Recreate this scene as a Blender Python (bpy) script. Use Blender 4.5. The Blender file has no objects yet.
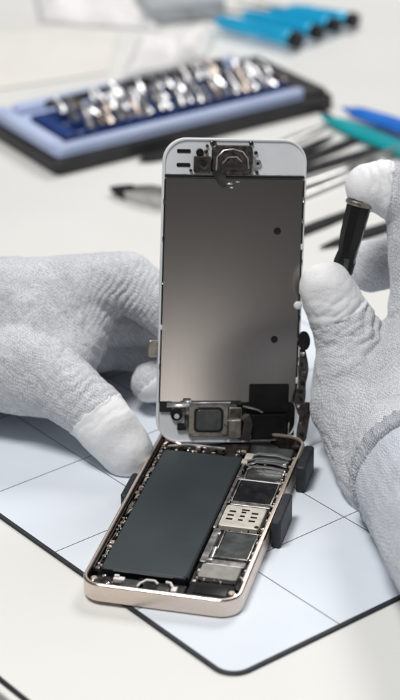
import bpy, bmesh, math, random
from mathutils import Vector, Matrix
random.seed(7)
S = 0.001                      # all sizes below are in millimetres
sc = bpy.context.scene
col = sc.collection
PI = math.pi

# ------------------------------------------------------------------ camera
CAM = Vector((14.144, -641.70, 425.66))
PITCH, ROLL, FPX = 0.465104, -0.0116, 2155.0
_f = Vector((0, math.cos(PITCH), -math.sin(PITCH)))
_r0 = Vector((1, 0, 0)); _u0 = _r0.cross(_f)
_r = _r0*math.cos(ROLL) + _u0*math.sin(ROLL)
_u = -_r0*math.sin(ROLL) + _u0*math.cos(ROLL)
cam = bpy.data.cameras.new("camera"); co = bpy.data.objects.new("camera", cam); col.objects.link(co)
M = Matrix((( _r.x, _u.x, -_f.x, CAM.x*S), (_r.y, _u.y, -_f.y, CAM.y*S), (_r.z, _u.z, -_f.z, CAM.z*S), (0, 0, 0, 1)))
co.matrix_world = M
cam.sensor_fit = 'VERTICAL'; cam.sensor_height = 36; cam.sensor_width = 36
cam.lens = FPX/700*36
cam.clip_start = 0.01; cam.clip_end = 50
cam.dof.use_dof = True; cam.dof.focus_distance = 0.815; cam.dof.aperture_fstop = 10.5
sc.camera = co

def at(px, py, Y):
    """point (mm) seen at pixel px,py of the 400x700 photo on the vertical plane y=Y"""
    d = _f + _r*((px-200)/FPX) + _u*((350-py)/FPX)
    return CAM + d*((Y-CAM.y)/d.y)
def gr(px, py, z=0.0):
    d = _f + _r*((px-200)/FPX) + _u*((350-py)/FPX)
    return CAM + d*((z-CAM.z)/d.z)

# ------------------------------------------------------------------ materials
def mat(name, color, rough=0.5, metal=0.0, spec=0.5, coat=0.0, sheen=0.0):
    m = bpy.data.materials.new(name); m.use_nodes = True
    b = m.node_tree.nodes['Principled BSDF']
    b.inputs['Base Color'].default_value = (*color, 1)
    b.inputs['Roughness'].default_value = rough
    b.inputs['Metallic'].default_value = metal
    b.inputs['Specular IOR Level'].default_value = spec
    b.inputs['Coat Weight'].default_value = coat
    b.inputs['Sheen Weight'].default_value = sheen
    return m
def nodes(m): return m.node_tree.nodes, m.node_tree.links, m.node_tree.nodes['Principled BSDF']
def noisy(m, scale, c1, c2, rough=None, bump=0.0, dist=0.0002, stretch=(1,1,1), detail=4, lo=0.35, hi=0.65):
    """procedural colour variation (object space) + roughness variation + bump"""
    N, L, b = nodes(m)
    tc = N.new('ShaderNodeTexCoord'); mp = N.new('ShaderNodeMapping'); mp.inputs['Scale'].default_value = stretch
    nz = N.new('ShaderNodeTexNoise'); nz.inputs['Scale'].default_value = scale; nz.inputs['Detail'].default_value = detail
    rp = N.new('ShaderNodeValToRGB'); rp.color_ramp.elements[0].position = lo; rp.color_ramp.elements[1].position = hi
    rp.color_ramp.elements[0].color = (*c1, 1); rp.color_ramp.elements[1].color = (*c2, 1)
    L.new(tc.outputs['Object'], mp.inputs['Vector']); L.new(mp.outputs[0], nz.inputs['Vector'])
    L.new(nz.outputs['Fac'], rp.inputs['Fac']); L.new(rp.outputs['Color'], b.inputs['Base Color'])
    if rough:
        mr = N.new('ShaderNodeMapRange'); mr.inputs['To Min'].default_value = rough[0]; mr.inputs['To Max'].default_value = rough[1]
        L.new(nz.outputs['Fac'], mr.inputs['Value']); L.new(mr.outputs[0], b.inputs['Roughness'])
    if bump:
        bp = N.new('ShaderNodeBump'); bp.inputs['Strength'].default_value = bump; bp.inputs['Distance'].default_value = dist
        L.new(nz.outputs['Fac'], bp.inputs['Height']); L.new(bp.outputs[0], b.inputs['Normal'])
    return m

def glove_material(name, c1, c2, fine, bumpd, rib=0.30, sheen=0.3):
    m = mat(name, c1, 0.9, 0, 0.25, sheen=sheen)
    N, L, b = nodes(m)
    tc = N.new('ShaderNodeTexCoord')
    wob = N.new('ShaderNodeTexNoise'); wob.inputs['Scale'].default_value = 45; wob.inputs['Detail'].default_value = 2
    L.new(tc.outputs['Object'], wob.inputs['Vector'])
    mx = N.new('ShaderNodeMix'); mx.data_type = 'VECTOR'; mx.inputs['Factor'].default_value = 0.012
    L.new(tc.outputs['Object'], mx.inputs['A']); L.new(wob.outputs['Color'], mx.inputs['B'])
    w1 = N.new('ShaderNodeTexWave'); w1.wave_type = 'BANDS'; w1.bands_direction = 'DIAGONAL'
    w1.inputs['Scale'].default_value = 340; w1.inputs['Distortion'].default_value = 1.2; w1.inputs['Detail'].default_value = 1
    L.new(mx.outputs['Result'], w1.inputs['Vector'])
    w2 = N.new('ShaderNodeTexWave'); w2.wave_type = 'BANDS'; w2.bands_direction = 'X'
    w2.inputs['Scale'].default_value = 430; w2.inputs['Distortion'].default_value = 2.0; w2.inputs['Detail'].default_value = 1
    L.new(mx.outputs['Result'], w2.inputs['Vector'])
    nz = N.new('ShaderNodeTexNoise'); nz.inputs['Scale'].default_value = fine; nz.inputs['Detail'].default_value = 3; nz.inputs['Roughness'].default_value = 0.7
    L.new(tc.outputs['Object'], nz.inputs['Vector'])
    big = N.new('ShaderNodeTexNoise'); big.inputs['Scale'].default_value = 60; big.inputs['Detail'].default_value = 3
    L.new(tc.outputs['Object'], big.inputs['Vector'])
    a = N.new('ShaderNodeMath'); a.operation = 'MULTIPLY'; L.new(w1.outputs['Fac'], a.inputs[0]); L.new(w2.outputs['Fac'], a.inputs[1])
    a2 = N.new('ShaderNodeMath'); a2.operation = 'MULTIPLY'; a2.inputs[1].default_value = rib; L.new(a.outputs[0], a2.inputs[0])
    s = N.new('ShaderNodeMath'); s.operation = 'ADD'; L.new(nz.outputs['Fac'], s.inputs[0]); L.new(a2.outputs[0], s.inputs[1])
    s2 = N.new('ShaderNodeMath'); s2.operation = 'MULTIPLY_ADD'; s2.inputs[1].default_value = 0.35; L.new(big.outputs['Fac'], s2.inputs[0]); L.new(s.outputs[0], s2.inputs[2])
    rp = N.new('ShaderNodeValToRGB'); rp.color_ramp.elements[0].position = 0.50; rp.color_ramp.elements[1].position = 1.0
    rp.color_ramp.elements[0].color = (*c2, 1); rp.color_ramp.elements[1].color = (*c1, 1)
    L.new(s2.outputs[0], rp.inputs['Fac']); L.new(rp.outputs['Color'], b.inputs['Base Color'])
    bp = N.new('ShaderNodeBump'); bp.inputs['Strength'].default_value = 0.8; bp.inputs['Distance'].default_value = bumpd
    L.new(s.outputs[0], bp.inputs['Height']); L.new(bp.outputs[0], b.inputs['Normal'])
    return m

MT = {}
MT['table'] = noisy(mat('white_laminate', (0.78,0.78,0.76), 0.3), 6, (0.76,0.76,0.735), (0.80,0.80,0.775), rough=(0.25,0.42))
MT['black_edge'] = mat('black_edge', (0.015,0.012,0.015), 0.45)
MT['floor'] = noisy(mat('grey_floor', (0.13,0.13,0.16), 0.6), 12, (0.115,0.115,0.145), (0.15,0.15,0.18), rough=(0.5,0.7))
MT['black_rubber'] = noisy(mat('black_rubber', (0.02,0.022,0.028), 0.6), 400, (0.009,0.012,0.018), (0.022,0.026,0.033), rough=(0.45,0.7), bump=0.2, dist=0.0001)
# mat with a 50 mm grid drawn on it
m = mat('work_mat_print', (0.62,0.70,0.80), 0.42); MT['mat'] = m
N, L, b = nodes(m)
tc = N.new('ShaderNodeTexCoord'); sx = N.new('ShaderNodeSeparateXYZ'); L.new(tc.outputs['Object'], sx.inputs[0])
def gridline(out, off):
    a = N.new('ShaderNodeMath'); a.operation = 'ADD'; a.inputs[1].default_value = off*S + 5.0; L.new(out, a.inputs[0])
    p = N.new('ShaderNodeMath'); p.operation = 'PINGPONG'; p.inputs[1].default_value = 0.025; L.new(a.outputs[0], p.inputs[0])
    c = N.new('ShaderNodeMath'); c.operation = 'LESS_THAN'; c.inputs[1].default_value = 0.00023; L.new(p.outputs[0], c.inputs[0])
    return c.outputs[0]
gx = gridline(sx.outputs['X'], 4.3); gy = gridline(sx.outputs['Y'], 0.0)
mxn = N.new('ShaderNodeMath'); mxn.operation = 'MAXIMUM'; lim = N.new('ShaderNodeMath'); lim.operation = 'LESS_THAN'; lim.inputs[1].default_value = -0.02; L.new(sx.outputs['X'], lim.inputs[0])
ml = N.new('ShaderNodeMath'); ml.operation = 'MULTIPLY'; L.new(gx, ml.inputs[0]); L.new(lim.outputs[0], ml.inputs[1]); L.new(ml.outputs[0], mxn.inputs[0]); L.new(gy, mxn.inputs[1])
nz = N.new('ShaderNodeTexNoise'); nz.inputs['Scale'].default_value = 25; nz.inputs['Detail'].default_value = 5; L.new(tc.outputs['Object'], nz.inputs['Vector'])
rp = N.new('ShaderNodeValToRGB'); rp.color_ramp.elements[0].position = 0.3; rp.color_ramp.elements[1].position = 0.7
rp.color_ramp.elements[0].color = (0.70,0.755,0.82,1); rp.color_ramp.elements[1].color = (0.74,0.79,0.85,1)
L.new(nz.outputs['Fac'], rp.inputs['Fac'])
mc = N.new('ShaderNodeMix'); mc.data_type = 'RGBA'; L.new(mxn.outputs[0], mc.inputs['Factor']); L.new(rp.outputs['Color'], mc.inputs['A'])
mc.inputs['B'].default_value = (0.10,0.11,0.14,1); L.new(mc.outputs['Result'], b.inputs['Base Color'])

MT['gold'] = noisy(mat('champagne_aluminium', (0.75,0.62,0.54), 0.38, 0.7), 900, (0.75,0.64,0.56), (0.80,0.69,0.61), rough=(0.30,0.42), bump=0.05, dist=0.00003)
MT['gold_bright'] = mat('polished_champagne_chamfer', (0.85,0.70,0.60), 0.14, 1.0)
MT['inner'] = noisy(mat('dark_inner_tray', (0.03,0.028,0.028), 0.45, 0.3), 500, (0.010,0.009,0.010), (0.045,0.04,0.036), rough=(0.3,0.6), bump=0.4, dist=0.0002)
MT['battery'] = noisy(mat('battery_wrap', (0.035,0.045,0.052), 0.38), 70, (0.036,0.046,0.052), (0.040,0.050,0.056), rough=(0.30,0.42), bump=0.06, dist=0.0006)
MT['battery_edge'] = mat('battery_tape', (0.012,0.014,0.018), 0.35)
MT['pcb'] = noisy(mat('circuit_board', (0.02,0.02,0.022), 0.4), 700, (0.006,0.006,0.008), (0.04,0.035,0.03), rough=(0.25,0.5), bump=0.5, dist=0.0002)
MT['silver'] = noisy(mat('shield_steel', (0.72,0.71,0.69), 0.3, 0.9), 350, (0.34,0.33,0.32), (0.66,0.65,0.63), rough=(0.22,0.42), bump=0.15, dist=0.0001)
MT['silver_bright'] = mat('bright_steel', (0.9,0.89,0.87), 0.16, 1.0)
MT['cream'] = noisy(mat('cream_metal', (0.74,0.70,0.62), 0.42, 0.25), 300, (0.60,0.56,0.49), (0.72,0.68,0.61), rough=(0.35,0.5))
MT['plate_grey'] = noisy(mat('grey_shield', (0.36,0.35,0.33), 0.45, 0.3), 300, (0.28,0.27,0.255), (0.34,0.33,0.31), rough=(0.38,0.5))
MT['chip'] = noisy(mat('chip_epoxy', (0.025,0.026,0.03), 0.28), 300, (0.006,0.007,0.009), (0.016,0.016,0.019), rough=(0.2,0.4))
MT['graphite'] = noisy(mat('graphite_shield', (0.10,0.105,0.105), 0.35, 0.3), 250, (0.045,0.05,0.05), (0.09,0.095,0.095), rough=(0.28,0.45))
MT['copper'] = noisy(mat('copper_contact', (0.55,0.32,0.22), 0.3, 0.9), 600, (0.30,0.20,0.16), (0.70,0.55,0.45), rough=(0.2,0.4))
MT['white_tape'] = mat('white_tape', (0.78,0.74,0.72), 0.5)
MT['black'] = mat('black_plastic', (0.010,0.010,0.011), 0.35, spec=0.3)
MT['black_film'] = noisy(mat('black_film', (0.008,0.008,0.009), 0.5, spec=0.15), 120, (0.006,0.006,0.007), (0.012,0.012,0.013), rough=(0.4,0.55))
MT['bezel'] = noisy(mat('white_bezel', (0.74,0.76,0.79), 0.35), 90, (0.72,0.74,0.77), (0.78,0.80,0.82), rough=(0.3,0.45))
MT['glass_black'] = mat('screen_glass', (0.01,0.01,0.012), 0.05, coat=1)
m = noisy(mat('brushed_backplate', (0.3,0.28,0.27), 0.38, 0.95), 40, (0.238,0.218,0.202), (0.252,0.231,0.215), stretch=(60,60,1.2), detail=6); MT['plate'] = m
N, L, b = nodes(m); b.inputs['Roughness'].default_value = 0.19
MT['dark_metal'] = noisy(mat('dark_stamped_metal', (0.16,0.145,0.13), 0.32, 0.9), 500, (0.05,0.045,0.04), (0.15,0.135,0.12), rough=(0.22,0.45), bump=0.2, dist=0.00015)
MT['bracket'] = noisy(mat('brass_grey_bracket', (0.36,0.32,0.27), 0.36, 0.85), 400, (0.22,0.20,0.17), (0.42,0.38,0.33), rough=(0.28,0.45), bump=0.1, dist=0.0001)
MT['flex'] = noisy(mat('flex_ribbon', (0.03,0.027,0.026), 0.35), 300, (0.02,0.018,0.018), (0.06,0.05,0.045), rough=(0.25,0.45))
MT['glove'] = glove_material('grey_knit_fabric', (0.84,0.85,0.87), (0.42,0.44,0.49), 1200, 0.0006)
MT['coating'] = glove_material('white_coated_fingertip', (0.93,0.93,0.94), (0.80,0.81,0.83), 1700, 0.00022, rib=0.1, sheen=0.1)
MT['cuff'] = glove_material('blue_grey_ribbed_cuff', (0.60,0.63,0.68), (0.28,0.31,0.37), 900, 0.0008, rib=0.8)
MT['sleeve'] = glove_material('pale_blue_sleeve', (0.74,0.77,0.83), (0.44,0.48,0.56), 1000, 0.0006, rib=0.4)
MT['lavender'] = noisy(mat('periwinkle_foam', (0.40,0.50,0.78), 0.5), 30, (0.42,0.50,0.72), (0.48,0.56,0.77), rough=(0.4,0.55))
MT['navy'] = noisy(mat('dark_blue_holder', (0.012,0.05,0.20), 0.35), 60, (0.008,0.03,0.14), (0.014,0.05,0.21), rough=(0.3,0.45))
MT['case_black'] = noisy(mat('black_case_plastic', (0.018,0.018,0.02), 0.5), 80, (0.014,0.014,0.016), (0.028,0.027,0.03), rough=(0.4,0.6))
MT['chrome'] = mat('chrome_bit', (0.55,0.55,0.56), 0.28, 1.0)
MT['brass'] = mat('warm_bit', (0.48,0.41,0.36), 0.3, 1.0)
MT['cyan'] = noisy(mat('cyan_anodised', (0.0,0.33,0.62), 0.25, 0.2, coat=0.6), 50, (0.0,0.40,0.72), (0.005,0.46,0.80), rough=(0.2,0.3))
MT['teal'] = noisy(mat('teal_plastic', (0.0,0.32,0.36), 0.4), 50, (0.0,0.30,0.34), (0.005,0.35,0.39), rough=(0.3,0.45))
MT['blue'] = noisy(mat('blue_plastic', (0.01,0.16,0.62), 0.4), 50, (0.01,0.14,0.58), (0.015,0.18,0.66), rough=(0.3,0.45))
MT['tweezer_black'] = noisy(mat('black_coated_steel', (0.03,0.03,0.032), 0.6, 0.0, 0.12), 200, (0.02,0.02,0.022), (0.035,0.035,0.037), rough=(0.6,0.75))
MT['tweezer_steel'] = noisy(mat('satin_steel', (0.5,0.5,0.49), 0.35, 0.9), 200, (0.42,0.42,0.41), (0.58,0.58,0.57), rough=(0.28,0.42))
MT['paper'] = noisy(mat('cream_paper', (0.74,0.70,0.64), 0.7), 20, (0.74,0.72,0.68), (0.78,0.76,0.72))
MT['white_cloth'] = noisy(mat('white_cloth', (0.82,0.81,0.81), 0.8), 25, (0.78,0.77,0.77), (0.86,0.85,0.85))
MT['tan_box'] = noisy(mat('tan_card', (0.70,0.52,0.34), 0.7), 60, (0.74,0.64,0.52), (0.80,0.70,0.58))
MT['grey_plastic'] = noisy(mat('grey_plastic', (0.42,0.45,0.48), 0.5), 60, (0.40,0.43,0.46), (0.45,0.48,0.51))
m = mat('clear_film', (0.95,0.96,0.98), 0.12); MT['film'] = m
nodes(m)[2].inputs['Transmission Weight'].default_value = 0.6; nodes(m)[2].inputs['IOR'].default_value = 1.25

# ------------------------------------------------------------------ mesh helpers
class MB:
    def __init__(s): s.bm = bmesh.new(); s.mi = 0
    def _tag(s, faces):
        for f in faces: f.material_index = s.mi
    def box(s, c, d, bev=0.0, rot=None, seg=2):
        r = bmesh.ops.create_cube(s.bm, size=1.0); vs = r['verts']
        for v in vs: v.co = Vector((v.co.x*d[0], v.co.y*d[1], v.co.z*d[2]))
        fs = list({f for v in vs for f in v.link_faces}); s._tag(fs)
        if bev > 0:
            es = list({e for v in vs for e in v.link_edges})
            rb = bmesh.ops.bevel(s.bm, geom=es, offset=min(bev, min(d)*0.45), segments=seg, affect='EDGES', profile=0.6)
            vs = list({v for f in rb['faces'] for v in f.verts} | {v for v in vs if v.is_valid})
            vs = s._island(vs[0])
            s._tag({f for v in vs for f in v.link_faces})
        mtx = Matrix.Translation(Vector(c)) @ (rot.to_4x4() if rot else Matrix.Identity(4))
        for v in vs: v.co = mtx @ v.co
        return s
    def _island(s, v0):
        seen = {v0}; st = [v0]
        while st:
            v = st.pop()
            for e in v.link_edges:
                o = e.other_vert(v)
                if o not in seen: seen.add(o); st.append(o)
        return list(seen)
    def loft(s, rings, cap0=True, cap1=True):
        R = [[s.bm.verts.new(p) for p in ring] for ring in rings]
        n = len(R[0]); fs = []
        for a, b in zip(R, R[1:]):
            for i in range(n):
                j = (i+1) % n
                fs.append(s.bm.faces.new((a[i], a[j], b[j], b[i])))
        if cap0: fs.append(s.bm.faces.new(list(reversed(R[0]))))
        if cap1: fs.append(s.bm.faces.new(R[-1]))
        s._tag(fs); return s
    def lathe(s, p0, p1, prof, n=20, sq=1.0):
        """prof: list of (t along axis in mm, radius)"""
        p0 = Vector(p0); ax = (Vector(p1)-p0).normalized()
        q = ax.to_track_quat('Z', 'Y'); X = q @ Vector((1,0,0)); Y = q @ Vector((0,1,0))
        rings = [[p0 + ax*t + X*(r*math.cos(2*PI*i/n)) + Y*(r*sq*math.sin(2*PI*i/n)) for i in range(n)] for t, r in prof]
        return s.loft(rings)
    def cyl(s, p0, p1, r, n=16, bev=0.0):
        Lg = (Vector(p1)-Vector(p0)).length
        if bev: return s.lathe(p0, p1, [(0, r-bev), (bev, r), (Lg-bev, r), (Lg, r-bev)], n)
        return s.lathe(p0, p1, [(0, r), (Lg, r)], n)
    def tube(s, pts, r, n=8, sq=1.0):
        """swept tube along points"""
        pts = [Vector(p) for p in pts]; rings = []
        Xp = None
        for i, p in enumerate(pts):
            t = (pts[min(i+1, len(pts)-1)] - pts[max(i-1, 0)]).normalized()
            if Xp is None: Xp = t.orthogonal().normalized()
            X = (Xp - t*Xp.dot(t)).normalized(); Y = t.cross(X); Xp = X
            rr = r[i] if isinstance(r, (list, tuple)) else r
            rings.append([p + X*(rr*math.cos(2*PI*k/n)) + Y*(rr*sq*math.sin(2*PI*k/n)) for k in range(n)])
        return s.loft(rings)
    def strip(s, pts, w, th, wdir):
        """flat ribbon: rectangular section swept along pts, wide along wdir"""
        pts = [Vector(p) for p in pts]; wd = Vector(wdir).normalized(); rings = []
        for i, p in enumerate(pts):
            t = (pts[min(i+1, len(pts)-1)] - pts[max(i-1, 0)]).normalized()
            nn = t.cross(wd).normalized(); ww = nn.cross(t).normalized()
            wi = w[i] if isinstance(w, (list, tuple)) else w
            rings.append([p + ww*(wi/2*a) + nn*(th/2*b) for a, b in ((-1,-1), (1,-1), (1,1), (-1,1))])
        return s.loft(rings)
    def hull(s, balls, sub=2):
        """convex hull of spheres: list of (center, r)"""
        t = bmesh.new(); bmesh.ops.create_icosphere(t, subdivisions=3, radius=1.0); P = [v.co.copy() for v in t.verts]; t.free()
        t = bmesh.new()
        for c, r in balls:
            for p in P: t.verts.new(Vector(c) + p*r)
        h = bmesh.ops.convex_hull(t, input=list(t.verts))
        mp = {}
        for f in t.faces:
            for v in f.verts:
                if v not in mp: mp[v] = s.bm.verts.new(v.co)
            s.bm.faces.new([mp[v] for v in f.verts])
        t.free()
        return s
    def build(s, name, mats, parent=None, smooth=35, loc=None):
        bmesh.ops.recalc_face_normals(s.bm, faces=s.bm.faces)
        for v in s.bm.verts: v.co *= S
        me = bpy.data.meshes.new(name); s.bm.to_mesh(me); s.bm.free()
        if not isinstance(mats, (list, tuple)): mats = [mats]
        for k in mats: me.materials.append(MT[k] if isinstance(k, str) else k)
        if smooth:
            me.shade_smooth()
            me.set_sharp_from_angle(angle=math.radians(smooth))
        o = bpy.data.objects.new(name, me); col.objects.link(o)
        if parent: o.parent = parent
        if loc is not None: o.location = Vector(loc)*S
        return o
def rrect(x0, y0, x1, y1, r, z, n=8, inset=0.0):
    x0 += inset; y0 += inset; x1 -= inset; y1 -= inset; r = max(r-inset, 0.05)
    P = []
    for cx, cy, a0 in ((x1-r, y1-r, 0), (x0+r, y1-r, 90), (x0+r, y0+r, 180), (x1-r, y0+r, 270)):
        for k in range(n+1):
            a = math.radians(a0 + 90*k/n); P.append(Vector((cx+r*math.cos(a), cy+r*math.sin(a), z)))
    return P
def slab(mb, x0, y0, x1, y1, r, z0, z1, bev=0.2, n=6):
    mb.loft([rrect(x0,y0,x1,y1,r,z0,n,bev), rrect(x0,y0,x1,y1,r,z0+bev,n), rrect(x0,y0,x1,y1,r,z1-bev,n), rrect(x0,y0,x1,y1,r,z1,n,bev)])
    return mb
def tag(o, label=None, cat=None, group=None, kind=None):
    if label: o['label'] = label
    if cat: o['category'] = cat
    if group: o['group'] = group
    if kind: o['kind'] = kind
    return o
def empty(name, loc, rz=0.0):
    o = bpy.data.objects.new(name, None); o.empty_display_size = 0.01; col.objects.link(o)
    o.location = Vector(loc)*S; o.rotation_euler = (0, 0, rz); return o
def copy_tree(o, parent=None):
    c = o.copy(); col.objects.link(c)
    if parent: c.parent = parent
    for ch in [x for x in bpy.data.objects if x.parent == o]: copy_tree(ch, c)
    return c

# ------------------------------------------------------------------ table, floor, mat
MATYAW = -0.89903; MC = Vector((23.762, -41.524, 0))
RM = Matrix.Rotation(MATYAW, 3, 'Z')
def m2w(x, y, z=0): return MC + RM @ Vector((x, y, z))
# work surface: near edge runs parallel to the mat at 58.6 mm, far side beyond the tools
mb = MB()
x0, x1, y0, y1 = -900, 900, -58.6, 1250
def rect3(x0, y0, x1, y1, z): return [Vector(p) for p in ((x0,y0,z), (x1,y0,z), (x1,y1,z), (x0,y1,z))]
mb.loft([rect3(x0,y0+0.0,x1,y1,-26), rect3(x0,y0,x1,y1,-1.0)])
t = mb.build('table_surface', 'table', smooth=0); t.location = MC*S; t.rotation_euler = (0,0,MATYAW); tag(t, kind='structure')
mb = MB(); mb.mi = 0
mb.box((0, y0-0.75, -3.0), (1800, 1.3, 4.6), 0.3)
e1 = mb.build('table_edge_seam', 'black_edge'); e1.location = MC*S; e1.rotation_euler = (0,0,MATYAW); tag(e1, kind='structure')
mb = MB(); mb.box((0, y0-3.2, -7.0), (1800, 3.4, 11), 1.2, seg=3)
e2 = mb.build('table_edge_lip', 'table'); e2.location = MC*S; e2.rotation_euler = (0,0,MATYAW); tag(e2, kind='structure')
mb = MB(); mb.loft([rect3(-4000,-4000,4000,4000,-745), rect3(-4000,-4000,4000,4000,-735)])
fl = mb.build('floor', 'floor', smooth=0); tag(fl, kind='structure')

mw = empty('work_mat', (MC.x, MC.y, 0), MATYAW)
tag(mw, 'pale blue work mat with grid lines, rounded corners and a black edge, under the phone', 'mat')
mb = MB(); slab(mb, -240, -0.9, 0, 224, 9, -1.0, 0.0, 0.25, 10)
mb.build('rubber_edge', 'black_rubber', mw)
mb = MB(); slab(mb, -238.2, 0.9, -1.8, 222.2, 7.2, -0.5, 0.03, 0.02, 10)
mb.build('printed_top', 'mat', mw)

# ------------------------------------------------------------------ smartphone
YAW = -0.2496; PLOC = (-1.93, 0.48, 0.05)
phone = empty('smartphone', PLOC, YAW)
tag(phone, 'opened champagne smartphone standing in the middle, its screen raised upright off the body', 'smartphone')
W, LN, T = 58.6, 123.8, 7.6
mb = MB()
def pr(z, inset): return rrect(-W/2, 0, W/2, LN, 7.8, z, 12, inset)
mb.mi = 0
mb.loft([pr(0.0, 1.3), pr(0.55, 0.35), pr(0.8, 0.0), pr(T-0.55, 0.0)], True, False)
mb.mi = 1
mb.loft([pr(T-0.55, 0.0), pr(T-0.05, 0.5), pr(T, 0.62)], False, False)
mb.mi = 0
mb.loft([pr(T, 0.62), pr(T, 1.25), pr(T-0.9, 1.35)], False, False)
mb.mi = 2
mb.loft([pr(T-0.9, 1.35), pr(1.3, 1.5)], False, True)
bmesh.ops.remove_doubles(mb.bm, verts=mb.bm.verts, dist=0.001)
body = mb.build('body_frame', ['gold', 'gold_bright', 'inner'], phone, smooth=30)
ZI = 1.3

def part(name, mats, parent=phone, fn=None, **kw):
    mb = MB(); fn(mb); return mb.build(name, mats, parent, **kw)

# battery
mb = MB(); slab(mb, -25.0, 13.8, 7.0, 103.5, 1.6, ZI+0.1, 6.25, 0.55, 6)
bat = mb.build('battery', 'battery', phone)
mb = MB(); slab(mb, 7.02, 14.6, 7.5, 103.0, 0.1, ZI+0.2, 6.0, 0.05); slab(mb, -24.6, 13.3, 7.0, 13.78, 0.1, ZI+0.2, 5.9, 0.05)
mb.build('edge_tape', 'battery_edge', bat)
mb = MB(); mb.strip([(-20+i*3.2, 12.9, 6.0+0.08*math.sin(i)) for i in range(8)], 0.5, 0.12, (0,1,0))
mb.build('pull_tab', 'silver_bright', bat)

# logic board on the right
mb = MB(); slab(mb, 7.9, 14, 27.2, 116, 0.8, ZI+0.1, 3.6, 0.15)
lb = mb.build('logic_board', 'pcb', phone)
mb = MB()  # long silver rail beside the battery
slab(mb, 8.0, 50, 9.1, 101, 0.3, 3.7, 6.2, 0.2)
mb.box((9.1, 70, 6.0), (1.6, 3.0, 0.5), 0.1); mb.box((8.9, 90, 6.1), (1.4, 2.6, 0.5), 0.1)
mb.build('board_rail', 'silver', lb)
mb = MB(); slab(mb, 8.7, 26, 11.3, 49.5, 0.6, 3.7, 6.2, 0.25)
mb.box((11.6, 27.5, 6.3), (3.2, 1.6, 0.7), 0.2); mb.box((10.6, 46, 6.3), (2.6, 2.2, 0.5), 0.2)
mb.cyl((12.4, 30.0, 5.2), (12.4, 36.5, 5.7), 0.8, 12, 0.2)
mb.build('silver_bracket', 'silver', lb)
# shielded chips: dark lid in a silver fence
def shield(x0, y0, x1, y1, z, fence='silver', lid='chip', name='shield'):
    mb = MB()
    for a, b, c, d in ((x0,y0,x1,y0+0.55), (x0,y1-0.55,x1,y1), (x0,y0+0.55,x0+0.55,y1-0.55), (x1-0.55,y0+0.55,x1,y1-0.55)):
        mb.box(((a+c)/2, (b+d)/2, (3.6+z)/2), (c-a, d-b, z-3.6), 0.1)
    f = mb.build('shield_fence', fence, lb)
    mb = MB(); slab(mb, x0+0.7, y0+0.7, x1-0.7, y1-0.7, 0.4, 3.55, z-0.35, 0.12)
    mb.build('chip', lid, f)
shield(9.8, 70.8, 25.6, 88.6, 5.7)
shield(10.5, 90.2, 25.4, 99.5, 5.3, lid='graphite')
shield(12.6, 31.0, 25.6, 49.6, 5.6, lid='graphite')
mb = MB(); slab(mb, 9.0, 86.4, 26.4, 89.2, 0.4, 5.0, 6.5, 0.3); mb.cyl((10.6, 87.8, 6.4), (10.6, 87.8, 6.9), 1.1, 14, 0.15); mb.cyl((24.8, 87.8, 6.4), (24.8, 87.8, 6.9), 1.1, 14, 0.15)
mb.build('cross_strap', 'silver_bright', lb)
mb = MB(); mb.mi = 0; slab(mb, 10.2, 68.3, 25.8, 70.4, 0.3, 3.7, 5.9, 0.2)
mb.build('strip', 'silver', lb)
# SIM cage with holes
mb = MB(); mb.mi = 0
slab(mb, 9.4, 52.2, 24.9, 67.4, 1.0, 3.7, 6.1, 0.3)
mb.mi = 1
for ix in (12.6, 17.0, 21.4):
    for iy in (57.2, 60.0, 62.8):
        mb.box((ix+random.uniform(-.2,.2), iy, 6.1), (2.5 if ix != 17.0 else 1.8, 1.15, 0.10), 0.0)
mb.box((17.3, 64.6, 6.1), (3.0, 1.0, 0.1)); mb.cyl((23.9, 53.4, 6.0), (23.9, 53.4, 6.16), 0.9, 12); 
mb.build('card_cage', ['cream', 'black'], lb)
# cream plate and black block near the front
mb = MB(); slab(mb, 10.3, 16.6, 24.8, 25.4, 0.7, 3.7, 6.0, 0.3); mb.build('shield_plate', 'plate_grey', lb)
mb = MB(); slab(mb, 8.9, 26.2, 25.6, 29.6, 0.6, 3.7, 5.4, 0.2); mb.build('connector_bar', 'silver', lb)
# front strip: speaker and small bits
mb = MB(); slab(mb, 8.6, 4.2, 25.4, 14.6, 1.0, ZI+0.1, 5.0, 0.5); mb.box((17, 9.2, 5.1), (12, 5.6, 0.4), 0.15)
spk = mb.build('speaker', 'black', phone)
mb = MB(); slab(mb, -25.8, 4.0, 7.8, 12.2, 0.8, ZI+0.1, 3.9, 0.3)
fx = mb.build('bottom_flex', 'inner', phone)
mb = MB()
mb.mi = 0
mb.box((-16.6, 8.9, 4.9), (4.2, 2.2, 2.0), 0.5); mb.box((-17.6, 9.6, 6.2), (1.8, 1.0, 0.6), 0.2)
mb.tube([(-9.5, 4.8, 4.6), (-8.6, 7.6, 5.4), (-6.6, 9.6, 5.9), (-3.6, 9.9, 5.8), (-2.2, 9.0, 5.2)], 0.45, 8)
mb.box((4.4, 6.4, 4.9), (2.1, 3.0, 2.0), 0.5); mb.tube([(3.6, 7.6, 5.6), (2.4, 9.4, 6.0), (0.6, 9.8, 5.9)], 0.5, 8)
mb.build('white_clip', 'white_tape', fx)
mb = MB(); mb.box((-12.0, 7.2, 4.6), (7.0, 5.0, 1.5), 0.3); mb.box((0.3, 6.2, 4.4), (4.4, 4.0, 1.2), 0.3)
mb.build('connector', 'graphite', fx)
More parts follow.
